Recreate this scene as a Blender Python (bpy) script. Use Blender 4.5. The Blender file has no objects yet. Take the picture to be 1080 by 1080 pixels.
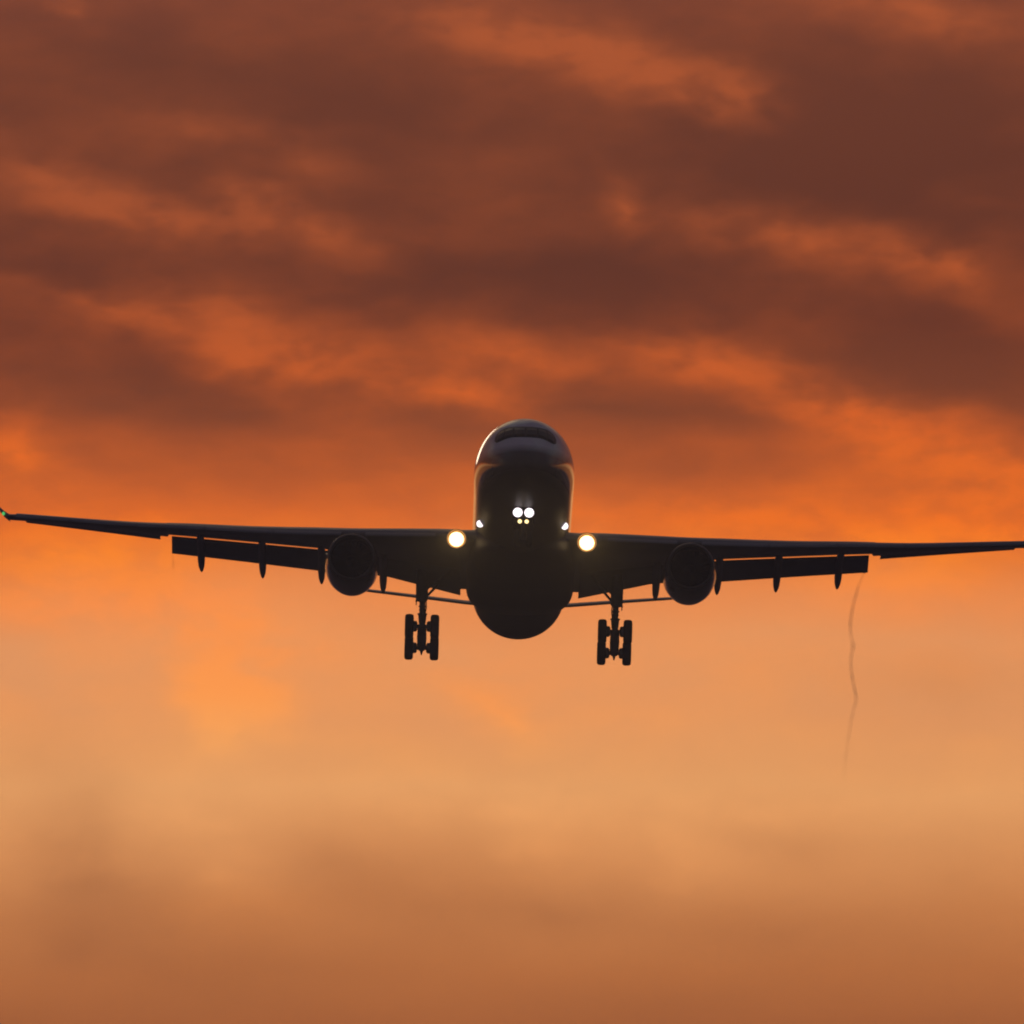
import bpy, math, random
from mathutils import Vector, Matrix
R = math.radians
random.seed(4)
scene = bpy.context.scene
COL = scene.collection

# ------------------------------------------------------------------ camera
F_PX = 11514.0                       # focal length in 1080-wide pixels: a long tele lens
CAM_EL = 6.0                         # degrees above the horizon
cam_d = bpy.data.cameras.new("camera")
cam_d.sensor_width = 36.0
cam_d.lens = 36.0 * F_PX / 1080.0
cam_d.clip_start = 1.0
cam_d.clip_end = 200000.0
cam = bpy.data.objects.new("camera", cam_d)
COL.objects.link(cam)
cam.location = (0, 0, 1.7)
cam.rotation_euler = (R(90 + CAM_EL), 0, 0)
scene.camera = cam

# ------------------------------------------------------------------ sky
SUN_EL, SUN_AZ = 11.5, -9.5          # degrees; azimuth from +Y towards +X (negative = left)
world = bpy.data.worlds.new("World")
scene.world = world
world.use_nodes = True
NT = world.node_tree
NT.nodes.clear()

def srgb(c):
    return tuple(((v / 255.0) / 12.92) if v / 255.0 <= 0.04045 else (((v / 255.0) + 0.055) / 1.055) ** 2.4 for v in c) + (1.0,)

def nd(t, **kw):
    n = NT.nodes.new(t)
    for k, v in kw.items():
        setattr(n, k, v)
    return n

def lk(a, b):
    NT.links.new(a, b)

def math_n(op, a, b=None, c=None, clamp=False):
    n = nd("ShaderNodeMath", operation=op)
    n.use_clamp = clamp
    for i, v in enumerate((a, b, c)):
        if v is None:
            continue
        if isinstance(v, (int, float)):
            n.inputs[i].default_value = v
        else:
            lk(v, n.inputs[i])
    return n.outputs[0]

def maprange(v, a, b, c=0.0, d=1.0, smooth=True):
    n = nd("ShaderNodeMapRange", interpolation_type='SMOOTHSTEP' if smooth else 'LINEAR')
    n.clamp = True
    lk(v, n.inputs[0])
    for i, x in zip((1, 2, 3, 4), (a, b, c, d)):
        n.inputs[i].default_value = x
    return n.outputs[0]

def mixc(fac, a, b):
    n = nd("ShaderNodeMix", data_type='RGBA')
    if isinstance(fac, (int, float)):
        n.inputs[0].default_value = fac
    else:
        lk(fac, n.inputs[0])
    for i, v in ((6, a), (7, b)):
        if isinstance(v, tuple):
            n.inputs[i].default_value = v
        else:
            lk(v, n.inputs[i])
    return n.outputs[2]

tc = nd("ShaderNodeTexCoord")
sep = nd("ShaderNodeSeparateXYZ")
lk(tc.outputs['Generated'], sep.inputs[0])
DEG = 57.29578
az = math_n('MULTIPLY', math_n('ARCTAN2', sep.outputs[0], sep.outputs[1]), DEG)
el = math_n('MULTIPLY', math_n('ARCSINE', sep.outputs[2]), DEG)
comb = nd("ShaderNodeCombineXYZ")
lk(az, comb.inputs[0]); lk(el, comb.inputs[1])
uv = comb.outputs[0]                 # (azimuth, elevation) in degrees

def noise(vec, scale, detail, rough, sx=1.0, sy=1.0, off=0.0, dist=0.0):
    m = nd("ShaderNodeMapping")
    m.inputs['Scale'].default_value = (sx, sy, 1)
    m.inputs['Location'].default_value = (off, off * 0.7, off * 0.3)
    lk(vec, m.inputs[0])
    n = nd("ShaderNodeTexNoise")
    n.inputs['Scale'].default_value = scale
    n.inputs['Detail'].default_value = detail
    n.inputs['Roughness'].default_value = rough
    n.inputs['Distortion'].default_value = dist
    lk(m.outputs[0], n.inputs['Vector'])
    return n

def warp(vec, n, amount):
    s = nd("ShaderNodeVectorMath", operation='SUBTRACT'); lk(n.outputs['Color'], s.inputs[0]); s.inputs[1].default_value = (.5, .5, .5)
    m = nd("ShaderNodeVectorMath", operation='MULTIPLY'); lk(s.outputs[0], m.inputs[0]); m.inputs[1].default_value = (amount[0], amount[1], 0)
    a = nd("ShaderNodeVectorMath", operation='ADD'); lk(vec, a.inputs[0]); lk(m.outputs[0], a.inputs[1])
    return a.outputs[0]

w1 = warp(uv, noise(uv, 1.0, 2.0, 0.5, 1.0, 1.6, 3.1), (0.3, 0.15))
w2 = warp(w1, noise(uv, 2.9, 2.0, 0.5, 1.0, 1.6, 8.7), (0.24, 0.12))

K = 200.95                           # degrees <-> the scale the cloud banks were measured at
def U(px): return (px - 540.0) / K
def V(py): return CAM_EL + (540.0 - py) / K

def banks(vec, lst):
    """Soft elongated cloud banks at fixed directions of the sky: centre, radii, tilt, strength."""
    acc = None
    for (px, py, rx, ry, tilt, amp) in lst:
        m = nd("ShaderNodeMapping", vector_type='TEXTURE')
        m.inputs['Location'].default_value = (U(px), V(py), 0)
        m.inputs['Rotation'].default_value = (0, 0, R(-tilt))
        m.inputs['Scale'].default_value = (1.7 * rx / K, 1.7 * ry / K, 1)
        lk(vec, m.inputs[0])
        g = nd("ShaderNodeTexGradient", gradient_type='QUADRATIC_SPHERE')
        lk(m.outputs[0], g.inputs[0])
        acc = math_n('MULTIPLY_ADD', g.outputs['Fac'], amp, acc if acc is not None else 0.0)
    return acc

LIT = [
 (545, 45, 150, 40, 10, .95), (690, 78, 140, 36, 12, .85), (790, 105, 45, 35, 40, .45), (980, 18, 150, 26, 10, .7),
 (75, 8, 40, 24, 10, .5), (40, 190, 100, 28, 14, .75), (130, 222, 120, 30, 10, .75), (262, 208, 50, 28, 10, .6), (215, 232, 120, 24, 8, .4),
 (335, 242, 80, 24, 20, .6), (205, 133, 100, 22, 8, .4), (320, 170, 60, 26, 15, .3), (655, 215, 26, 36, -30, .6),
 (850, 252, 170, 28, 8, .75), (1010, 285, 80, 28, 20, .6), (240, 350, 90, 40, 20, .95), (345, 375, 110, 52, 5, .6),
 (110, 325, 110, 24, 12, .5), (490, 412, 100, 24, 4, .75), (540, 375, 100, 30, 10, .6), (755, 385, 80, 28, 8, .75),
 (690, 362, 140, 38, 0, .4), (930, 448, 140, 42, 14, .95), (1040, 500, 130, 40, 5, .5), (18, 478, 55, 42, 30, .75),
 (1010, 560, 260, 46, 0, .9), (640, 545, 300, 40, 0, .3), (245, 735, 62, 56, 15, 1.5), (525, 752, 70, 28, 30, .65),
 (110, 590, 190, 70, 4, .8), (270, 665, 110, 46, 15, .6), (160, 640, 120, 40, 10, .4), (950, 620, 150, 36, 0, .5), (30, 640, 80, 30, 0, .4),
 (560, 850, 260, 40, 0, .4), (200, 850, 120, 40, 0, .4), (560, 900, 60, 60, 10, .4), (850, 850, 120, 30, 0, .3), (730, 920, 90, 50, 20, .35), (230, 930, 60, 60, 0, .3),
]
DARK = [
 (20, 712, 80, 34, 25, .6), (640, 300, 240, 50, 2, .55), (1000, 385, 140, 60, 8, .75), (630, 432, 150, 28, 4, .3),
 (160, 410, 180, 42, 5, .4), (80, 905, 60, 70, 0, .55), (90, 970, 140, 50, 0, .5), (345, 905, 70, 50, 20, .35),
 (820, 965, 150, 40, 0, .35), (900, 160, 200, 60, 0, .45), (350, 110, 200, 50, 5, .35), (1020, 250, 60, 40, 0, .2),
 (330, 590, 120, 24, 0, .25), (560, 960, 120, 40, 0, .2), (480, 450, 120, 26, 0, .25), (70, 860, 40, 60, 20, .5), (180, 930, 50, 70, 0, .4), (420, 930, 60, 60, -10, .4), (690, 960, 120, 40, 0, .4), (1000, 1000, 120, 40, 0, .35), (260, 1030, 120, 40, 0, .35),
 (1000, 740, 160, 60, 0, .3), (950, 120, 220, 80, 5, .45), (820, 190, 180, 40, 5, .3), (130, 60, 160, 50, 0, .25),
 (60, 290, 90, 30, 5, .3), (640, 940, 160, 40, 10, .3), (500, 960, 120, 60, 30, .3), (930, 890, 180, 30, 0, .25), (760, 780, 200, 40, 0, .15),
]
lit = banks(w2, LIT)
drk = banks(w2, DARK)
fb = noise(w1, 1.6, 4.0, 0.5, 0.8, 1.9, 21.0)
fb2 = noise(w2, 4.0, 3.0, 0.45, 0.7, 1.7, 55.0)
fb3 = noise(w1, 4.8, 4.0, 0.52, 0.85, 1.6, 77.0)
lit = math_n('MULTIPLY', lit, maprange(fb3.outputs['Fac'], 0.30, 0.68, 0.6, 1.3))
m = math_n('SUBTRACT', lit, drk)
m = math_n('ADD', m, math_n('MULTIPLY_ADD', fb.outputs['Fac'], 0.7, -0.35))
m = math_n('ADD', m, math_n('MULTIPLY_ADD', fb2.outputs['Fac'], 0.34, -0.17))
m = math_n('ADD', m, 0.22)
mask = maprange(m, -0.2, 1.22)

def ramp(fac, stops):
    r = nd("ShaderNodeValToRGB")
    e = r.color_ramp.elements
    stops = sorted(((V(y) - 2.0) / 8.0, srgb(c)) for y, c in stops)
    e[0].position, e[0].color = stops[0]
    e[1].position, e[1].color = stops[-1]
    for p, c in stops[1:-1]:
        x = e.new(p); x.color = c
    lk(fac, r.inputs[0])
    return r.outputs[0]

el_w = nd("ShaderNodeSeparateXYZ"); lk(warp(uv, noise(uv, 0.9, 2.0, 0.5, 0.6, 1.2, 13.0), (0, 0.35)), el_w.inputs[0])
t = maprange(el_w.outputs[1], 2.0, 10.0, smooth=False)
litc = ramp(t, [(-120, (176, 90, 52)), (60, (174, 86, 46)), (200, (166, 82, 44)), (350, (192, 90, 40)), (450, (226, 103, 36)), (540, (256, 121, 31)),
                (585, (264, 140, 42)), (640, (266, 152, 74)), (740, (270, 165, 82)), (790, (266, 176, 96)), (830, (258, 180, 110)), (900, (252, 168, 98)), (960, (236, 148, 80)), (1030, (214, 126, 64)), (1090, (196, 112, 56))])
drkc = ramp(t, [(-120, (108, 60, 49)), (60, (109, 58, 40)), (200, (103, 54, 37)), (280, (100, 52, 36)), (350, (109, 55, 36)), (430, (128, 66, 40)), (500, (173, 84, 42)),
                (560, (216, 103, 45)), (620, (238, 142, 80)), (680, (240, 158, 99)), (760, (240, 160, 100)), (830, (241, 166, 102)), (900, (230, 151, 89)), (960, (213, 133, 74)), (1030, (197, 117, 61)), (1090, (178, 102, 52))])
sunset = mixc(mask, drkc, litc)
# smoky scud low down, thin enough to only dim what is behind it
SCUD = [(80, 880, 45, 70, 15, .7), (110, 930, 110, 60, 0, .6), (90, 1000, 170, 60, 0, .6), (350, 905, 70, 50, 10, .5), (430, 960, 120, 60, 0, .35), (590, 965, 120, 40, 5, .5),
        (820, 985, 150, 45, 0, .45), (500, 890, 70, 40, 0, .3), (300, 1020, 200, 50, 0, .35), (840, 900, 80, 40, 10, .3), (1000, 930, 90, 50, 0, .3), (40, 800, 60, 50, 10, .3), (660, 1060, 200, 40, 0, .3), (1000, 720, 200, 60, 0, .25)]
scud = math_n('MULTIPLY', banks(w2, SCUD), maprange(fb.outputs['Fac'], .25, .7, .6, 1.4))
sunset = mixc(math_n('MULTIPLY', scud, .42, clamp=True), sunset, srgb((150, 88, 52)))

# the rest of the dome: clear dusk sky (Nishita) seen through dim mauve cloud
sky = nd("ShaderNodeTexSky", sky_type='NISHITA')
sky.sun_disc = False
sky.sun_elevation = R(SUN_EL)
sky.sun_rotation = R(SUN_AZ)
sky.air_density = 1.5
sky.dust_density = 3.0
sky_s = nd("ShaderNodeVectorMath", operation='SCALE'); lk(sky.outputs[0], sky_s.inputs[0]); sky_s.inputs[3].default_value = 0.05
cl = noise(tc.outputs['Generated'], 4.0, 6.0, 0.6, 1, 1, 2.0)
clm = maprange(cl.outputs['Fac'], 0.3, 0.62)
dome = mixc(clm, sky_s.outputs[0], (0.050, 0.029, 0.054, 1))
absaz = math_n('ABSOLUTE', math_n('ADD', az, 6.0))
w_az = maprange(absaz, 22.0, 75.0, 1.0, 0.0)
w_el = maprange(el, 9.5, 34.0, 1.0, 0.0)
final = mixc(math_n('MULTIPLY', w_az, w_el), dome, sunset)
bg = nd("ShaderNodeBackground")
bg.inputs['Strength'].default_value = 1.07

lk(final, bg.inputs['Color'])                 # seen through the haze
out = nd("ShaderNodeOutputWorld")
lk(bg.outputs[0], out.inputs['Surface'])
world.cycles.sampling_method = 'MANUAL'
world.cycles.sample_map_resolution = 1024

# ------------------------------------------------------------------ sun, low behind the clouds at the left
sd = bpy.data.lights.new("sun", 'SUN')
sd.energy = 0.07
sd.angle = R(9)
sd.color = (1.0, 0.78, 0.55)
sun = bpy.data.objects.new("sun", sd)
COL.objects.link(sun)
sdir = Vector((math.sin(R(SUN_AZ)) * math.cos(R(SUN_EL)), math.cos(R(SUN_AZ)) * math.cos(R(SUN_EL)), math.sin(R(SUN_EL))))
sun.rotation_euler = sdir.to_track_quat('Z', 'Y').to_euler()
sun.location = (-300, 700, 300)

scene.view_settings.view_transform = 'Standard'
scene.view_settings.look = 'None'
scene.view_settings.exposure = 0.0
scene.view_settings.gamma = 1.0
scene.render.engine = 'CYCLES'
scene.cycles.filter_width = 2.0
scene.cycles.max_bounces = 6
scene.cycles.sample_clamp_direct = 8.0
scene.cycles.sample_clamp_indirect = 0.6
scene.cycles.use_denoising = True

# ------------------------------------------------------------------ helpers
def setprops(o, label=None, cat=None, group=None, kind=None):
    if label: o["label"] = label
    if cat: o["category"] = cat
    if group: o["group"] = group
    if kind: o["kind"] = kind

class MB:
    """Collects shapes with material slots and links them as one mesh object."""
    def __init__(self):
        self.v = []; self.f = []; self.m = []; self.sm = []
    def add(self, verts, faces, mat=0, smooth=True):
        b = len(self.v)
        self.v += [tuple(p) for p in verts]
        for f in faces:
            self.f.append([b + i for i in f]); self.m.append(mat); self.sm.append(smooth)
    def loft(self, rings, mat=0, cap0=True, cap1=True, smooth=True):
        n = len(rings[0]); vs = [p for r in rings for p in r]; fs = []
        for i in range(len(rings) - 1):
            for j in range(n):
                k = (j + 1) % n
                fs.append((i * n + j, i * n + k, (i + 1) * n + k, (i + 1) * n + j))
        self.add(vs, fs, mat, smooth)
        if cap0: self.add(rings[0], [list(range(n))[::-1]], mat, False)
        if cap1: self.add(rings[-1], [list(range(n))], mat, False)
    def tube(self, pts, radii, n=20, mat=0, caps=True, smooth=True):
        pts = [Vector(p) for p in pts]
        if not isinstance(radii, (list, tuple)): radii = [radii] * len(pts)
        rings = []
        for i, p in enumerate(pts):
            a = pts[max(i - 1, 0)]; b = pts[min(i + 1, len(pts) - 1)]
            q = (b - a).to_track_quat('Z', 'Y').to_matrix()
            rings.append([p + q @ Vector((radii[i] * math.cos(2 * math.pi * k / n), radii[i] * math.sin(2 * math.pi * k / n), 0)) for k in range(n)])
        self.loft(rings, mat, caps, caps, smooth)
    def lathe(self, prof, origin, axis, n=48, mat=0, smooth=True):
        """prof: (distance along axis, radius)"""
        o = Vector(origin); q = Vector(axis).to_track_quat('Z', 'Y').to_matrix()
        rings = [[o + q @ Vector((r * math.cos(2 * math.pi * k / n), r * math.sin(2 * math.pi * k / n), a)) for k in range(n)] for a, r in prof]
        self.loft(rings, mat, False, False, smooth)
    def slab(self, corners, thick, mat=0):
        """a thin plate from 4+ planar corners, given a real thickness"""
        c = [Vector(p) for p in corners]
        nrm = (c[1] - c[0]).cross(c[2] - c[0]).normalized() * (thick / 2)
        n = len(c); vs = [p + nrm for p in c] + [p - nrm for p in c]
        fs = [list(range(n)), list(range(n, 2 * n))[::-1]] + [(i, i + n, (i + 1) % n + n, (i + 1) % n) for i in range(n)]
        self.add(vs, fs, mat, False)
    def build(self, name, mats, parent=None, mod=None):
        me = bpy.data.meshes.new(name)
        me.from_pydata(self.v, [], self.f)
        if not isinstance(mats, (list, tuple)): mats = [mats]
        for mt in mats: me.materials.append(mt)
        for p, mi, s in zip(me.polygons, self.m, self.sm):
            p.material_index = mi; p.use_smooth = s
        me.update()
        import bmesh
        bm = bmesh.new(); bm.from_mesh(me)
        bmesh.ops.recalc_face_normals(bm, faces=bm.faces)
        bm.to_mesh(me); bm.free()
        o = bpy.data.objects.new(name, me)
        COL.objects.link(o)
        if parent is not None: o.parent = parent
        return o

def mat(name, base, rough=0.4, metal=0.0, coat=0.0, spec=0.5, var=0.0, scale=1.0, stretch=(1, 1, 1), bump=0.0):
    mt = bpy.data.materials.new(name); mt.use_nodes = True
    nt = mt.node_tree; b = nt.nodes['Principled BSDF']
    b.inputs['Base Color'].default_value = tuple(base) + (1,)
    b.inputs['Roughness'].default_value = rough
    b.inputs['Metallic'].default_value = metal
    b.inputs['Coat Weight'].default_value = coat
    b.inputs['Coat Roughness'].default_value = 0.06
    b.inputs['Specular IOR Level'].default_value = spec
    if var > 0:
        t_ = nt.nodes.new("ShaderNodeTexCoord"); mp = nt.nodes.new("ShaderNodeMapping")
        mp.inputs['Scale'].default_value = stretch
        nz = nt.nodes.new("ShaderNodeTexNoise"); nz.inputs['Scale'].default_value = scale; nz.inputs['Detail'].default_value = 6
        cr = nt.nodes.new("ShaderNodeValToRGB")
        cr.color_ramp.elements[0].position = 0.3; cr.color_ramp.elements[1].position = 0.7
        cr.color_ramp.elements[0].color = tuple(c * (1 - var) for c in base) + (1,)
        cr.color_ramp.elements[1].color = tuple(min(1, c * (1 + var * .5)) for c in base) + (1,)
        nt.links.new(t_.outputs['Object'], mp.inputs[0]); nt.links.new(mp.outputs[0], nz.inputs['Vector'])
        nt.links.new(nz.outputs['Fac'], cr.inputs[0]); nt.links.new(cr.outputs[0], b.inputs['Base Color'])
        mr = nt.nodes.new("ShaderNodeMapRange"); nt.links.new(nz.outputs['Fac'], mr.inputs[0])
        mr.inputs[3].default_value = max(0.02, rough - 0.06); mr.inputs[4].default_value = rough + 0.08
        nt.links.new(mr.outputs[0], b.inputs['Roughness'])
        if bump > 0:
            bp = nt.nodes.new("ShaderNodeBump"); bp.inputs['Strength'].default_value = bump; bp.inputs['Distance'].default_value = 0.02
            nt.links.new(nz.outputs['Fac'], bp.inputs['Height']); nt.links.new(bp.outputs[0], b.inputs['Normal'])
    return mt

def glow(name, colour, strength):
    mt = bpy.data.materials.new(name); mt.use_nodes = True
    nt = mt.node_tree; nt.nodes.clear()
    e = nt.nodes.new("ShaderNodeEmission"); e.inputs[0].default_value = tuple(colour) + (1,); e.inputs[1].default_value = strength
    o = nt.nodes.new("ShaderNodeOutputMaterial"); nt.links.new(e.outputs[0], o.inputs[0])
    return mt

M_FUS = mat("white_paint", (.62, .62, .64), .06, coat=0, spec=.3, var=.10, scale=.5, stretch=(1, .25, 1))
def paint_belly_shade(mt, low, z):
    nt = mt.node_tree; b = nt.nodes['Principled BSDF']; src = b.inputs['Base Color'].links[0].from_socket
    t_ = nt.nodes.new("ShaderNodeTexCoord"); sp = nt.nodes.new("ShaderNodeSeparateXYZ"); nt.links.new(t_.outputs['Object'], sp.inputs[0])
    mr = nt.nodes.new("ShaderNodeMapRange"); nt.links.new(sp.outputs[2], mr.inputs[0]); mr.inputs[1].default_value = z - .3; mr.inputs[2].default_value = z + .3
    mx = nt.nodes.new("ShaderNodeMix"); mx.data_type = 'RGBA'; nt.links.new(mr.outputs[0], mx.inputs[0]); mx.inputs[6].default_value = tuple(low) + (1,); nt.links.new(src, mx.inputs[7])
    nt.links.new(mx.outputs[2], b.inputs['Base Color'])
    gr = nt.nodes.new("ShaderNodeMapRange"); nt.links.new(sp.outputs[2], gr.inputs[0])     # the belly is matt, dulling the lamp reflections
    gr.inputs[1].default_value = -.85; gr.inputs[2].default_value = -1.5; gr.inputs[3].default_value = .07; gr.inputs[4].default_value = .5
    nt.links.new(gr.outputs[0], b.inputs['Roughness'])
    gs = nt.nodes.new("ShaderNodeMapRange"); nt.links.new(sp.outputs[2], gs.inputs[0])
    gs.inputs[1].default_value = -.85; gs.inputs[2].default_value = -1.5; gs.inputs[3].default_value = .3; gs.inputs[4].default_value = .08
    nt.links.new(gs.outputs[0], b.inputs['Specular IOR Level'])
paint_belly_shade(M_FUS, (.06, .055, .065), 0.15)  # belly shade painted in: the white paint's colour is darkened low down
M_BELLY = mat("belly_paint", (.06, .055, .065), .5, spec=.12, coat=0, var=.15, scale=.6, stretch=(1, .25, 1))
M_WING = mat("wing_grey_paint", (.17, .165, .175), .36, coat=.05, var=.15, scale=.7, stretch=(1, .3, 1))
M_FLAP = mat("flap_grey_paint", (.22, .22, .23), .4, var=.15, scale=.8)
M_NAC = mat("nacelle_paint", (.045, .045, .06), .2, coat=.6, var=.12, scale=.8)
M_LIP = mat("polished_lip", (.09, .085, .085), .35, metal=1.0)
M_DARK = mat("intake_liner", (.006, .006, .007), .8, spec=.05, var=.2, scale=3)
M_FAN = mat("fan_titanium", (.006, .006, .007), .7, spec=.05, metal=.0, var=.2, scale=3)
M_GEAR = mat("gear_grey_metal", (.18, .18, .19), .45, metal=.2, var=.25, scale=3)
M_RUB = mat("tyre_rubber", (.02, .02, .02), .75, var=.3, scale=5)
M_RIM = mat("wheel_rim_metal", (.25, .25, .26), .4, metal=.6, var=.2, scale=5)
M_MASK = mat("black_windscreen_surround", (.010, .010, .011), .5, spec=.25, var=.2, scale=2)
M_GLASS = mat("windscreen_glass", (.008, .008, .009), .35, spec=.25, var=.1, scale=2)
M_HOUS = mat("lamp_reflector", (.34, .17, .04), .5, metal=.3, var=.05, scale=4)
M_LAND = glow("landing_lamp_glow", (1.0, .70, .32), 4.0)
M_NOSEL = glow("taxi_lamp_glow", (1.0, .88, .93), 2.2)
M_GLINT = glow("gear_glint_glow", (1.0, .72, .30), 2.6)  # for lamp reflections on the gear, built as glowing discs
M_TURN = glow("turnoff_lamp_glow", (1.0, .86, .92), 2.2)
M_GREEN = glow("green_lamp_glow", (.16, 1.0, .26), .6)
M_RED = glow("red_lamp_glow", (1.0, .05, .03), 3.0)

BEAM = 3.2e4
def beam(name, o, down, side, colour, power, cone, size, parent):
    """the lamp's own beam, pointing forward and down the approach path"""
    d = bpy.data.lights.new(name, 'SPOT'); d.energy = power; d.color = colour; d.spot_size = R(cone); d.spot_blend = 1.0; d.shadow_soft_size = size
    l = bpy.data.objects.new(name, d); COL.objects.link(l); l.parent = parent
    l.location = (o[0], o[1] - .25, o[2])
    dr = Vector((math.sin(R(side)), -math.cos(R(side)) * math.cos(R(down)), math.sin(R(down))))
    l.rotation_mode = 'QUATERNION'; l.rotation_quaternion = (-dr).to_track_quat('Z', 'Y')
    return l

def pchip(xs, ys):
    n = len(xs); h = [xs[i + 1] - xs[i] for i in range(n - 1)]; d = [(ys[i + 1] - ys[i]) / h[i] for i in range(n - 1)]
    mm = [d[0]] + [0.0 if d[i - 1] * d[i] <= 0 else 3 * (h[i - 1] + h[i]) / ((2 * h[i] + h[i - 1]) / d[i - 1] + (h[i] + 2 * h[i - 1]) / d[i]) for i in range(1, n - 1)] + [d[-1]]
    def f(x):
        if x <= xs[0]: return ys[0]
        if x >= xs[-1]: return ys[-1]
        i = max(k for k in range(n - 1) if xs[k] <= x)
        s = (x - xs[i]) / h[i]
        return (ys[i] * (1 + 2 * s) * (1 - s) ** 2 + mm[i] * h[i] * s * (1 - s) ** 2 + ys[i + 1] * s * s * (3 - 2 * s) + mm[i + 1] * h[i] * s * s * (s - 1))
    return f

def lerp_tab(tab, x):
    if x <= tab[0][0]: return tab[0][1:]
    for a, b in zip(tab, tab[1:]):
        if x <= b[0]:
            s = (x - a[0]) / (b[0] - a[0])
            return tuple(p + (q - p) * s for p, q in zip(a[1:], b[1:]))
    return tab[-1][1:]

# ------------------------------------------------------------------ ground (below and behind the view; it shades the aircraft's belly)
def ground():
    mb = MB(); s = 9000.0
    mb.add([(-s, -s, 0), (s, -s, 0), (s, s, 0), (-s, s, 0)], [(0, 1, 2, 3)], 0, False)
    mt = mat("airfield_grass", (.075, .06, .05), .95, spec=.05, var=.4, scale=.15)
    g = mb.build("ground", mt)
    setprops(g, "dark grass airfield under the approach path", "ground", kind="structure")
ground()

# ------------------------------------------------------------------ thin haze, added to lift the blacks and spread the lamp glow
def haze():
    mb = MB(); a, z0, z1 = 9050.0, -1.0, 88.0
    v = [(x, y, z) for z in (z0, z1) for x, y in ((-a, -a), (a, -a), (a, a), (-a, a))]
    mb.add(v, [(0, 3, 2, 1), (4, 5, 6, 7), (0, 1, 5, 4), (1, 2, 6, 5), (2, 3, 7, 6), (3, 0, 4, 7)], 0, False)
    mt = bpy.data.materials.new("haze"); mt.use_nodes = True; nt = mt.node_tree; nt.nodes.clear()
    p = nt.nodes.new("ShaderNodeVolumePrincipled")
    p.inputs['Color'].default_value = (.38, .52, 1.0, 1); p.inputs['Density'].default_value = HAZE; p.inputs['Anisotropy'].default_value = 0.0
    q = nt.nodes.new("ShaderNodeVolumeScatter")          # added forward scatter, so lamps glow
    q.inputs['Color'].default_value = (.9, .9, .9, 1); q.inputs['Density'].default_value = HAZE_FWD; q.inputs['Anisotropy'].default_value = .86
    ad = nt.nodes.new("ShaderNodeAddShader"); nt.links.new(p.outputs[0], ad.inputs[0]); nt.links.new(q.outputs[0], ad.inputs[1])
    o = nt.nodes.new("ShaderNodeOutputMaterial"); nt.links.new(ad.outputs[0], o.inputs['Volume'])
    h = mb.build("haze", mt); setprops(h, "thin even haze added over the airfield to lift the dark tones", "haze", kind="stuff")
HAZE = 2.3e-4
HAZE_FWD = 0.22e-4
haze()

# ------------------------------------------------------------------ the airliner
PITCH, ROLL, YAW = 4.3, 1.55, .45
plane = bpy.data.objects.new("airliner", None)
COL.objects.link(plane)
setprops(plane, "twin engine passenger jet on approach with landing gear down and lights on", "airplane")
plane.rotation_mode = 'XYZ'
plane.matrix_world = Matrix.Translation((0.746, 596.445, 67.96)) @ Matrix.Rotation(R(YAW), 4, 'Z') @ Matrix.Rotation(R(-PITCH), 4, 'X') @ Matrix.Rotation(R(ROLL), 4, 'Y')

# --- fuselage: stations (Y from nose, top, bottom, half width)
FS = [(0, -.84, -.90, .04), (.06, -.58, -1.14, .34), (.2, -.36, -1.32, .58), (.5, -.07, -1.52, .90), (1.0, .30, -1.72, 1.26), (1.6, .66, -1.90, 1.56), (2.1, .95, -2.02, 1.76),
      (2.8, 1.42, -2.15, 2.00), (3.5, 1.86, -2.26, 2.20), (4.5, 2.36, -2.40, 2.42), (5.5, 2.66, -2.52, 2.58), (6.5, 2.79, -2.63, 2.69), (8, 2.84, -2.75, 2.79), (10, 2.86, -2.82, 2.82),
      (20, 2.86, -2.82, 2.82), (32, 2.86, -2.82, 2.82), (44.5, 2.84, -2.84, 2.82), (47, 2.82, -2.70, 2.76), (49.5, 2.80, -2.28, 2.60), (53, 2.70, -1.42, 2.20), (57, 2.50, -.40, 1.62), (60, 2.30, .40, 1.08), (62.5, 2.10, 1.05, .60), (63.6, 1.9, 1.4, .25)]
ftop = pchip([s[0] for s in FS], [s[1] for s in FS]); fbot = pchip([s[0] for s in FS], [s[2] for s in FS]); fhw = pchip([s[0] for s in FS], [s[3] for s in FS])
def fus_ring(y, n=96, grow=0.0):
    t_, b_, w_ = ftop(y) + grow, fbot(y) - grow, fhw(y) + grow
    c_, h_ = (t_ + b_) / 2, (t_ - b_) / 2
    return [(w_ * math.sin(2 * math.pi * k / n), y, c_ + h_ * math.cos(2 * math.pi * k / n)) for k in range(n)]
mb = MB()
ys = [0, .02, .06, .12, .2, .32] + [.5 + .2 * i for i in range(26)] + [5.8 + .6 * i for i in range(8)] + [11 + 2 * i for i in range(16)] + [43 + .8 * i for i in range(26)] + [63.6]
mb.loft([fus_ring(y) for y in ys], 0)
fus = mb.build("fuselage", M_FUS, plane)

def fus_y(x, z):
    """depth at which the front-projected point (x, z) meets the nose surface"""
    lo, hi = 0.0, 10.0
    for _ in range(40):
        y = (lo + hi) / 2
        t_, b_, w_ = ftop(y), fbot(y), fhw(y)
        ins = (x / w_) ** 2 + ((z - (t_ + b_) / 2) / ((t_ - b_) / 2)) ** 2 < 1
        if ins: hi = y
        else: lo = y
    return (lo + hi) / 2

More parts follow.
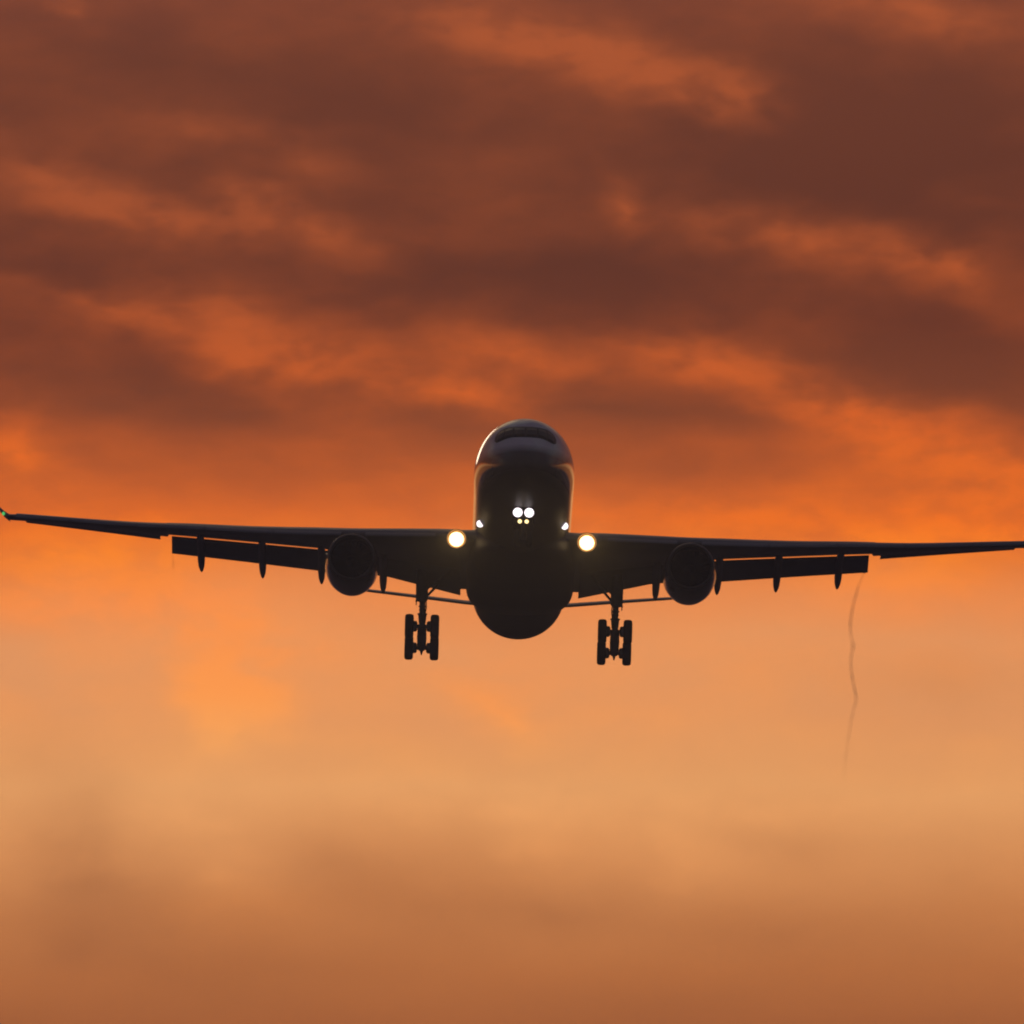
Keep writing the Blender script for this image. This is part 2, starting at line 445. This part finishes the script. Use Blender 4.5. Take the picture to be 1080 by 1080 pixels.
def nose_patch(name, top, bot, x0, x1, off, material, parent, nx=40, nz=8):
    mb = MB(); front = []; back = []
    for i in range(nx + 1):
        x = x0 + (x1 - x0) * i / nx
        zt = lerp_tab(top, abs(x))[0]; zb = lerp_tab(bot, abs(x))[0]
        for j in range(nz + 1):
            z = zb + (zt - zb) * j / nz
            y = fus_y(x, z)
            p = Vector((x, y, z))
            e = 0.02
            nrm = Vector((fus_y(x + e, z) - fus_y(x - e, z), -2 * e, fus_y(x, z + e) - fus_y(x, z - e))).normalized()
            nrm = Vector((nrm.x, nrm.y, nrm.z))
            front.append(p + nrm * off); back.append(p - nrm * 0.02)
    w = nz + 1; n = len(front); fs = []
    for i in range(nx):
        for j in range(nz):
            a = i * w + j
            fs.append((a, a + w, a + w + 1, a + 1)); fs.append((n + a, n + a + 1, n + a + w + 1, n + a + w))
    edge = [i * w for i in range(nx + 1)] + [nx * w + j for j in range(1, w)] + [i * w + nz for i in range(nx - 1, -1, -1)] + [j for j in range(nz - 1, 0, -1)]
    for a, b in zip(edge, edge[1:] + edge[:1]): fs.append((a, n + a, n + b, b))
    mb.add(front + back, fs, 0, True)
    return mb.build(name, material, parent)
MT = [(0, 1.80), (.8, 1.80), (1.15, 1.76), (1.4, 1.62), (1.58, 1.42), (1.70, 1.12)]
MBt = [(0, .97), (.8, .98), (1.05, .92), (1.3, .82), (1.55, .74), (1.64, .76), (1.70, .86)]
mask_o = nose_patch("windscreen_surround", MT, MBt, -1.70, 1.70, 0.008, M_MASK, plane)
for x0, x1 in ((-.05, -.62), (.05, .62), (-.70, -1.14), (.70, 1.14), (-1.20, -1.56), (1.20, 1.56)):
    T = [(x, z - .12) for x, z in MT]; B = [(x, z + .10) for x, z in MBt]
    nose_patch("cockpit_window", T, B, x0, x1, 0.02, M_GLASS, mask_o, 10, 4)

# --- wing-to-body fairing under the belly
mb = MB()
BF = [(16.5, 1.2, -2.0, -2.72), (18, 2.2, -1.5, -2.95), (20, 2.80, -1.0, -3.2), (22.5, 3.02, -.9, -3.42), (26, 3.1, -.9, -3.55), (31, 3.1, -.9, -3.55), (34, 2.95, -1.0, -3.36), (36.5, 2.5, -1.2, -3.05), (38.5, 1.6, -1.8, -2.75)]
fh = pchip([b[0] for b in BF], [b[1] for b in BF]); ft = pchip([b[0] for b in BF], [b[2] for b in BF]); fb_ = pchip([b[0] for b in BF], [b[3] for b in BF])
def se(c, p): return math.copysign(abs(c) ** p, c)
rings = []
for i in range(45):
    y = 16.5 + 22 * i / 44; c_ = (ft(y) + fb_(y)) / 2; h_ = (ft(y) - fb_(y)) / 2
    rings.append([(fh(y) * se(math.sin(a), .62), y, c_ + h_ * se(math.cos(a), .62)) for a in (2 * math.pi * k / 72 for k in range(72))])
mb.loft(rings, 0)
mb.build("belly_fairing", M_BELLY, plane)

# --- wings
def airfoil(n=26, camber=.015, te=.004):
    """closed loop of (s, z) on unit chord and unit thickness factor: returned as upper then lower"""
    up, lo = [], []
    for i in range(n + 1):
        s = (1 - math.cos(math.pi * i / n)) / 2
        yt = 5 * (.2969 * math.sqrt(s) - .1260 * s - .3516 * s * s + .2843 * s ** 3 - .1036 * s ** 4)
        up.append((s, yt)); lo.append((s, -yt))
    return up[::-1] + lo[1:-1]       # TE -> LE over the top, back along the bottom
AF = airfoil()
def section(x, le, te, tc_, blunt=0.0, cam=.012):
    (y0, z0), (y1, z1) = le, te
    c = math.hypot(y1 - y0, z1 - z0); ay, azz = (y1 - y0) / c, (z1 - z0) / c
    r = []
    for s, v in AF:
        h = v * tc_ * c + (1 if v >= 0 else -1) * blunt * .5 * s + cam * c * 4 * s * (1 - s)
        r.append((x, y0 + ay * s * c - azz * h, z0 + azz * s * c + ay * h))
    return r
LEZ = pchip([0, 2.8, 4.7, 8.75, 12.26, 15.3, 19.2, 22.5, 26.6, 29.6], [-1.75, -1.52, -1.28, -.88, -.52, -.16, .40, .82, 1.48, 1.95])
def LEY(x): return 19.6 + (x - 2.8) * .62
TEF = [(0, 32.6, -2.32), (3.45, 32.6, -2.28), (3.49, 31.0, -1.48), (7.6, 31.8, -.80), (9.5, 32.1, -.50), (11.65, 32.9, -.06), (16.5, 34.2, .49), (20.3, 35.3, .92), (20.45, 35.35, .93)]
TEA = [(20.5, 36.05, .70), (20.96, 36.2, .76), (25, 37.53, 1.40), (29.1, 38.87, 2.03), (29.9, 39.1, 2.12)]
def outer_te(x):
    ty, tz = lerp_tab(TEA, x); ly, lz = LEY(x), LEZ(x)
    return (ly + (ty - ly) * .74, lz + (tz - lz) * .74 + .03)
def inst(sgn, ring): return [(p[0] * sgn, p[1], p[2]) for p in ring]

FIN = [(3.41, 33.0, -2.62), (7.6, 33.3, -1.60), (9.4, 33.75, -1.32)]
def flap_le(x):
    y, z = lerp_tab(TEF, x); return y - .10, z - .13
FLC = [(9.4, 1.93), (11.65, 2.0), (16.5, 1.78), (20.3, 1.63)]
FANG = R(28)
def flap_sec(x):
    if x < 9.4:
        y, z = lerp_tab(TEF, max(x, 3.5))
        return section(x, (y - .7, z - .02), lerp_tab(FIN, x), .12, cam=.02)
    y, z = flap_le(x); c = lerp_tab(FLC, x)[0]
    return section(x, (y, z), (y + c * math.cos(FANG), z - c * math.sin(FANG)), .13, cam=.02)
def flap_te(x):
    y, z = flap_le(x); c = lerp_tab(FLC, x)[0]
    return y + c * math.cos(FANG), z - c * math.sin(FANG)

def bend_fairing(sgn, x, tip_y, tip_z, parent):
    ty, tz = lerp_tab(TEF, x)
    fy, fz = ty - 3.0, tz - .42
    p = [(fy - 1.2, fz + .22, .02, .02), (fy - .7, fz + .14, .13, .16), (fy, fz + .02, .20, .27), (fy + 1.4, fz - .08, .225, .32), (ty - .3, tz - .55, .225, .34)]
    ay, azz = ty - .3, tz - .55
    for s, w, h in ((.3, .225, .33), (.55, .215, .30), (.75, .18, .24), (.9, .11, .15), (1.0, .015, .02)):
        p.append((ay + (tip_y - ay) * s, azz + (tip_z - azz) * s, w, h))
    mb = MB()
    mb.loft([[(sgn * (x + w * math.cos(2 * math.pi * k / 20)), y, z + h * math.sin(2 * math.pi * k / 20)) for k in range(20)] for y, z, w, h in p])
    return mb.build("flap_track_fairing", M_FLAP, parent)

for sgn in (-1, 1):
    mb = MB()
    xs = [1.0, 2.0, 2.8, 3.45, 3.49, 4.7, 6.2, 7.6, 8.75, 9.5, 10.5, 11.65, 13.5, 15.3, 16.5, 18, 19.2, 20.45]
    rings = []
    for x in xs:
        ty, tz = lerp_tab(TEF, x)
        rings.append(inst(sgn, section(x, (LEY(x), LEZ(x)), (ty, tz), .125 - .02 * x / 20, .07)))
    for x in (20.5, 21.5, 22.5, 24, 25.5, 26.6, 28, 29.0, 29.9):
        rings.append(inst(sgn, section(x, (LEY(x), LEZ(x)), outer_te(x), .125, .09)))
    mb.loft(rings, 0)
    wing = mb.build("wing", M_WING, plane)
    # winglet
    mb = MB(); rings = []
    for x, z, y0, y1, c in ((29.85, LEZ(29.85) + .01, LEY(29.85), 38.95, .13), (30.15, 2.20, 36.75, 39.05, .13), (30.4, 2.50, 37.2, 39.2, .12), (30.75, 3.05, 37.8, 39.5, .12), (31.35, 4.0, 38.7, 40.0, .11)):
        rings.append(inst(sgn, section(x, (y0, z), (y1, z + .12), c, .02, 0)))
    mb.loft(rings); mb.build("winglet", M_WING, wing)
    # navigation light
    mb = MB(); nx, ny, nz = sgn * 30.18, 36.70, 2.14
    mb.lathe([(-.10, .0), (-.09, .05), (-.04, .085), (.1, .09), (.3, .07)], (nx, ny, nz), (0, 1, 0), 16)
    mb.build("navigation_light", M_GREEN if sgn < 0 else M_RED, wing)
    # flaps, aileron, slats
    for a, b in ((3.41, 9.35), (9.45, 20.28)):
        mb = MB(); k = 10
        mb.loft([inst(sgn, flap_sec(a + (b - a) * i / k)) for i in range(k + 1)])
        mb.build("flap", M_FLAP, wing)
    for a, b in ((20.95, 24.92), (24.925, 28.9)):
        mb = MB(); rings = []
        for i in range(5):
            x = a + (b - a) * i / 4; hy, hz = outer_te(x); ty, tz = lerp_tab(TEA, x)
            rings.append(inst(sgn, section(x, (hy - .12, hz - .02), (ty, tz), .11, .01)))
        mb.loft(rings); mb.build("aileron", M_FLAP, wing)
    for a, b in ((4.9, 8.9), (10.3, 14.2), (14.25, 18.2), (18.25, 22.2), (22.25, 26.2), (26.25, 29.4)):
        mb = MB(); rings = []
        for i in range(5):
            x = a + (b - a) * i / 4; ch = .8 - .35 * x / 30
            rings.append(inst(sgn, section(x, (LEY(x) - .28, LEZ(x) - .16), (LEY(x) - .28 + ch, LEZ(x) + .17), .16, .01, .05)))
        mb.loft(rings); mb.build("slat", M_WING, wing)
    for x, ty, tz in ((18.55, 38.1, -.76), (14.95, 37.2, -1.20), (11.5, 36.2, -1.62), (7.9, 34.9, -2.28)):
        bend_fairing(sgn, x, ty, tz, wing)
    # landing light in the wing root: dish with a lamp at its middle
    mb = MB(); o = (sgn * 3.70, 19.55, -1.70)
    mb.lathe([(.10, .54), (.0, .56), (-.03, .555), (.04, .53), (.16, .49), (.26, .45), (.30, .0)], o, (0, 1, 0), 32, 0)
    mb.lathe([(.6, .40), (.3, .50), (.10, .54)], o, (0, 1, 0), 32, 0)
    mb.lathe([(.10, .0), (.11, .22), (.15, .40), (.19, .42), (.24, .3)], o, (0, 1, 0), 32, 1)
    ll = mb.build("landing_light", [M_HOUS, M_LAND], wing)
    beam("landing_beam", o, -10.5, sgn * 1.0, (1.0, .50, .10), BEAM, 24, .35, ll)

    # engine
    ex, ez, ey = 9.63, -2.74, 20.5
    mb = MB()
    NP = [(.16, 1.36), (.5, 1.425), (1.2, 1.49), (2.2, 1.525), (3.4, 1.52), (4.4, 1.46), (5.4, 1.33), (6.2, 1.19), (6.25, 1.15), (5.6, 1.12)]
    mb.lathe(NP, (sgn * ex, ey, ez), (0, 1, 0), 72, 0)
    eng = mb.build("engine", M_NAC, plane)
    mb = MB()
    mb.lathe([(.16, 1.36), (.06, 1.325), (.01, 1.285), (0, 1.25), (.02, 1.215), (.08, 1.185), (.18, 1.16)], (sgn * ex, ey, ez), (0, 1, 0), 72, 0)
    mb.build("intake_lip", M_LIP, eng)
    mb = MB()
    mb.lathe([(.18, 1.16), (.6, 1.14), (1.4, 1.20), (1.5, 1.20)], (sgn * ex, ey, ez), (0, 1, 0), 72, 0)
    mb.build("intake_duct", M_DARK, eng)
    mb = MB()
    mb.lathe([(1.62, 1.2), (1.63, .0)], (sgn * ex, ey, ez), (0, 1, 0), 48, 1)
    for k in range(26):
        a = 2 * math.pi * k / 26; vs = []
        for r_, tw in ((.34, .25), (.6, .4), (.9, .62), (1.17, .8)):
            for e in (-1, 1):
                da = e * .10 / max(r_, .3) * .9
                vs.append((sgn * ex + r_ * math.cos(a + da), ey + 1.5 + e * (.16 - .06 * tw), ez + r_ * math.sin(a + da)))
        mb.add(vs, [(2 * i, 2 * i + 1, 2 * i + 3, 2 * i + 2) for i in range(3)], 0, True)
    mb.build("fan", [M_FAN, M_DARK], eng)
    mb = MB(); mb.lathe([(.95, .0), (1.0, .08), (1.2, .22), (1.5, .36), (1.6, .36)], (sgn * ex, ey, ez), (0, 1, 0), 32)
    mb.build("spinner", M_FAN, eng)
    mb = MB(); mb.lathe([(5.0, .75), (6.0, .6), (7.0, .3), (7.5, .02)], (sgn * ex, ey, ez), (0, 1, 0), 32)
    mb.build("exhaust_cone", M_GEAR, eng)
    mb = MB(); rings = []
    for y, w, zt, zb in ((21.9, .04, ez + 1.50, ez + 1.40), (22.8, .18, ez + 1.78, ez + 1.35), (24.4, .24, -.95, ez + 1.3), (27.0, .24, -.95, ez + .9), (30.5, .05, -.95, -1.2)):
        rings.append([(sgn * ex + w * math.cos(a), y, (zt + zb) / 2 + (zt - zb) / 2 * math.sin(a)) for a in (2 * math.pi * k / 16 for k in range(16))])
    mb.loft(rings); mb.build("pylon", M_NAC, eng)

    # main landing gear
    gx, gy = 5.57, 31.9
    def G(dx, y, z): return (sgn * (gx + dx), y, z)
    mb = MB()
    mb.tube([G(.05, 31.5, -1.1), G(.03, 31.6, -3.15), G(.03, 31.62, -3.30)], [.33, .33, .24], 24)
    mb.tube([G(.02, 31.6, -3.2), G(0, 31.85, -4.1)], .175, 24)
    for z, r_ in ((-3.55, .24), (-3.75, .215), (-3.98, .29)):
        yy = 31.6 + .25 * (-3.2 - z) / .9
        mb.tube([G(0, yy, z + .05), G(0, yy, z + .02), G(0, yy, z - .02), G(0, yy, z - .05)], [r_ * .8, r_, r_, r_ * .8], 20)
    mb.tube([G(0, 31.85, -4.0), G(0, 31.92, -4.5), G(0, gy, -5.2)], [.25, .2, .24], 24)
    mb.slab([G(-.06, 31.5, -3.4), G(.06, 31.5, -3.4), G(.05, 31.05, -4.15), G(-.05, 31.05, -4.15)], .16)      # torque links
    mb.slab([G(-.05, 31.05, -4.1), G(.05, 31.05, -4.1), G(.07, 31.6, -4.9), G(-.07, 31.6, -4.9)], .16)
    mb.tube([G(-.20, 31.5, -3.3), G(-.22, 31.6, -3.62), G(-.16, 31.8, -4.0)], .035, 10)                        # hydraulic line
    gear = mb.build("main_landing_gear", M_GEAR, plane)
    mb = MB(); mb.slab([G(.40, 30.7, -1.5), G(.40, 32.2, -1.5), G(.37, 32.1, -3.42), G(.37, 30.9, -3.30)], .06)
    mb.slab([G(.40, 31.2, -3.25), G(.2, 31.4, -3.2), G(.2, 31.4, -3.28), G(.40, 31.2, -3.4)], .05)
    mb.build("gear_door", M_WING, gear)
    mb = MB(); mb.tube([G(-.15, 31.6, -3.05), G(-.75, 31.2, -2.45), G(-1.5, 30.7, -1.5)], [.07, .08, .08], 12)
    mb.tube([G(-.15, 31.7, -2.6), G(-.9, 31.5, -2.0)], .05, 10)
    mb.build("side_brace", M_GEAR, gear)
    za, zb = -4.84, -5.79; ya, yb = 31.0, 32.85
    mb = MB(); mb.tube([G(0, ya - .12, za + .05), G(0, ya, za), G(0, gy, (za + zb) / 2), G(0, yb, zb), G(0, yb + .12, zb - .05)], [.17, .25, .28, .25, .15], 20)
    for y, z in ((ya, za), (yb, zb)):
        mb.tube([G(-.5, y, z), G(.5, y, z)], .12, 16)
    mb.tube([G(.0, yb - .05, zb - .12), G(.0, yb + .1, zb - .40)], [.12, .03], 10)
    for dx in (-.26, .26):
        mb.tube([G(dx * .6, ya + .2, za - .05), G(dx * .7, gy, (za + zb) / 2 - .1), G(dx * .6, yb - .2, zb + .1)], .045, 10)   # brake rods
    mb.build("bogie_beam", M_GEAR, gear)
    for y, z in ((ya, za), (yb, zb)):
        for e in (-1, 1):
            mb = MB(); o = G(e * .735, y, z); ax = (1, 0, 0)
            mb.lathe([(-.20, .34), (-.235, .42), (-.255, .52), (-.24, .62), (-.18, .685), (-.08, .705), (.08, .705), (.18, .685), (.24, .62), (.255, .52), (.235, .42), (.20, .34)], o, ax, 40, 0)
            mb.lathe([(-.12, .0), (-.13, .12), (-.10, .25), (-.17, .33), (-.20, .34)], o, ax, 32, 1)
            mb.lathe([(.20, .34), (.17, .33), (.10, .25), (.13, .12), (.12, .0)], o, ax, 32, 1)
            inn = -e * sgn
            mb.lathe([(inn * .10, .0), (inn * .10, .33), (inn * .40, .31), (inn * .47, .22), (inn * .47, .0)], o, ax, 24, 1)   # brake pack
            mb.build("wheel", [M_RUB, M_RIM], gear)

# runway turn-off lights low on the fuselage sides
for sgn in (-1, 1):
    mb = MB(); o = (sgn * 2.38, 15.0, -1.62)
    mb.lathe([(.5, .16), (.1, .22), (-.06, .22), (.02, .20)], o, (0, 1, 0), 24, 0)
    mb.lathe([(.01, .0), (.015, .17), (.02, .20)], o, (0, 1, 0), 24, 1)
    mb.build("turnoff_light", [M_GEAR, M_TURN], plane)

# --- nose landing gear with its lamps and their glints
mb = MB()
mb.tube([(0, 5.75, -2.2), (0, 5.6, -3.1)], .16, 20)
mb.tube([(0, 5.6, -3.05), (0, 5.45, -4.1)], .10, 20)
mb.tube([(-.5, 5.45, -4.1), (.5, 5.45, -4.1)], .08, 14)
mb.tube([(0, 5.7, -2.9), (0, 7.3, -2.4)], .07, 12)
mb.slab([(-.05, 5.4, -3.1), (.05, 5.4, -3.1), (.05, 5.05, -3.5), (-.05, 5.05, -3.5)], .1)
mb.slab([(-.05, 5.05, -3.45), (.05, 5.05, -3.45), (.06, 5.35, -3.9), (-.06, 5.35, -3.9)], .1)
mb.tube([(-.62, 5.1, -2.74), (.62, 5.1, -2.74)], .05, 12)
mb.tube([(-.3, 5.1, -3.22), (.3, 5.1, -3.22)], .04, 12)
ng = mb.build("nose_landing_gear", M_GEAR, plane)
for e in (-1, 1):
    mb = MB(); o = (e * .34, 5.45, -4.1)
    mb.lathe([(-.12, .24), (-.16, .34), (-.15, .45), (-.09, .51), (.09, .51), (.15, .45), (.16, .34), (.12, .24)], o, (1, 0, 0), 36, 0)
    mb.lathe([(-.07, .0), (-.08, .2), (-.12, .24)], o, (1, 0, 0), 24, 1); mb.lathe([(.12, .24), (.08, .2), (.07, .0)], o, (1, 0, 0), 24, 1)
    mb.build("wheel", [M_RUB, M_RIM], ng)
    mb = MB(); mb.slab([(e * .52, 5.9, -2.45), (e * .52, 7.6, -2.6), (e * .60, 7.5, -3.2), (e * .60, 6.1, -3.25)], .04)
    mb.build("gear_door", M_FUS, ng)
    for nm, x, z, r_, mt in (("taxi_light_and_glint", .315, -2.74, .262, M_NOSEL), ("taxi_light_and_glint", .19, -3.24, .11, M_GLINT)):  # small lower pair: lamp glints on the torque link, made to glow
        mb = MB(); o = (e * x, 4.95, z)
        mb.lathe([(.2, .0), (.2, r_ * .6), (.05, r_ * 1.12), (.0, r_ * 1.12), (.01, r_)], o, (0, 1, 0), 28, 0)
        mb.lathe([(-.04, .0), (-.02, r_ * .7), (.01, r_)], o, (0, 1, 0), 28, 1)
        tl = mb.build(nm, [M_GEAR, mt], ng)
        if z > -3: beam("taxi_beam", o, -10.5, 0, (1.0, .50, .14), BEAM * .12, 24, .2, tl)
# --- tail
for sgn in (-1, 1):
    mb = MB(); rings = []; inc = R(-11.0)
    for x, y0, c, z, th in ((.3, 54.6, 5.2, .92, .060), (1.2, 55.2, 4.8, 1.05, .056), (3.2, 56.6, 4.1, 1.36, .058), (6, 58.5, 3.15, 1.90, .066), (9, 60.6, 2.1, 2.47, .085), (9.7, 61.2, 1.7, 2.60, .08)):
        rings.append(inst(sgn, section(x, (y0, z - .4 * c * math.sin(-inc)), (y0 + c * math.cos(inc), z + .6 * c * math.sin(-inc)), th, .02, 0)))
    mb.loft(rings)
    mb.build("horizontal_stabilizer", M_WING, plane)
mb = MB(); rings = []
for z, y0, c in ((2.2, 52.0, 8.3), (4.5, 54.2, 6.9), (8, 57.4, 5.0), (11.2, 60.4, 3.2)):
    rings.append([(p[2] * 1.0, p[1], z) for p in section(0, (y0, 0), (y0 + c, 0), .095, .03, 0)])
mb.loft(rings)
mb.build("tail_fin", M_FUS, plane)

# ------------------------------------------------------------------ vapour trails streaming back from the flap tips
def vapour(name, pts, radii, dens, y0, y1, label, nsub=6):
    P = [Vector(p) for p in pts]; xs = list(range(len(P)))
    fx = [pchip(xs, [p[k] for p in P]) for k in range(3)]; fr = pchip(xs, radii)
    n = (len(P) - 1) * nsub
    mb = MB(); mb.tube([(fx[0](i / nsub), fx[1](i / nsub), fx[2](i / nsub)) for i in range(n + 1)], [fr(i / nsub) for i in range(n + 1)], 12)
    mt = bpy.data.materials.new("vapour"); mt.use_nodes = True; nt = mt.node_tree; nt.nodes.clear()
    g = nt.nodes.new("ShaderNodeNewGeometry"); sp = nt.nodes.new("ShaderNodeSeparateXYZ"); nt.links.new(g.outputs['Position'], sp.inputs[0])
    mr = nt.nodes.new("ShaderNodeMapRange"); nt.links.new(sp.outputs[1], mr.inputs[0])
    mr.inputs[1].default_value = y0; mr.inputs[2].default_value = y1
    rp = nt.nodes.new("ShaderNodeValToRGB"); nt.links.new(mr.outputs[0], rp.inputs[0]); e = rp.color_ramp.elements
    e[0].color = (1, 1, 1, 1); e[1].color = (0, 0, 0, 1)
    for p_, v_ in ((.12, .9), (.30, 1.0), (.36, .7), (.42, .22), (.72, .08)):
        q = e.new(p_); q.color = (v_, v_, v_, 1)
    cr = nt.nodes.new("ShaderNodeMath"); cr.operation = 'MULTIPLY'; nt.links.new(rp.outputs[0], cr.inputs[0]); cr.inputs[1].default_value = dens
    v = nt.nodes.new("ShaderNodeVolumePrincipled")
    v.inputs['Color'].default_value = (.45, .36, .34, 1); v.inputs['Anisotropy'].default_value = .2
    nz = nt.nodes.new("ShaderNodeTexNoise"); nz.inputs['Scale'].default_value = .10; nz.inputs['Detail'].default_value = 3
    nt.links.new(g.outputs['Position'], nz.inputs['Vector'])
    nr = nt.nodes.new("ShaderNodeMapRange"); nt.links.new(nz.outputs['Fac'], nr.inputs[0])
    nr.inputs[1].default_value = .35; nr.inputs[2].default_value = .65; nr.inputs[3].default_value = .45; nr.inputs[4].default_value = 1.25
    ml = nt.nodes.new("ShaderNodeMath"); ml.operation = 'MULTIPLY'; nt.links.new(cr.outputs[0], ml.inputs[0]); nt.links.new(nr.outputs[0], ml.inputs[1])
    nt.links.new(ml.outputs[0], v.inputs['Density'])
    o = nt.nodes.new("ShaderNodeOutputMaterial"); nt.links.new(v.outputs[0], o.inputs['Volume'])
    ob = mb.build(name, mt)
    setprops(ob, label, "vapour trail")
    return ob
T1 = [(20.53, 633.07, 64.74), (20.6, 645.03, 65.14), (20.74, 656.54, 65.52), (20.97, 670.34, 65.98), (21.26, 682.79, 66.4), (21.7, 695.7, 66.83), (22.18, 706.5, 67.19), (22.34, 715.48, 67.49), (22.75, 729.67, 67.96), (23.51, 749.11, 68.61), (24.41, 771.47, 69.36), (24.72, 787.87, 70.01), (25.81, 831.88, 72.37), (27.26, 886.34, 75.29), (29.14, 954.51, 78.95), (31.98, 1052.31, 84.2)]
vapour("vapour_trail", T1, [.10, .12, .14, .15, .15, .16, .19, .16, .16, .17, .17, .18, .2, .22, .24, .2], .072, 633.0, 1000.0,
       "long thin dark wisp of vapour hanging below the flap end on the right")
T2 = [(-19.8, 632.83, 65.88), (-19.96, 639.61, 66.12), (-20.2, 648.28, 66.42), (-20.45, 659.01, 66.8), (-20.7, 668.22, 67.13)]
vapour("vapour_trail", T2, [.05, .09, .12, .14, .08], .05, 633.0, 670.0,
       "short faint wisp of vapour below the flap end on the left")
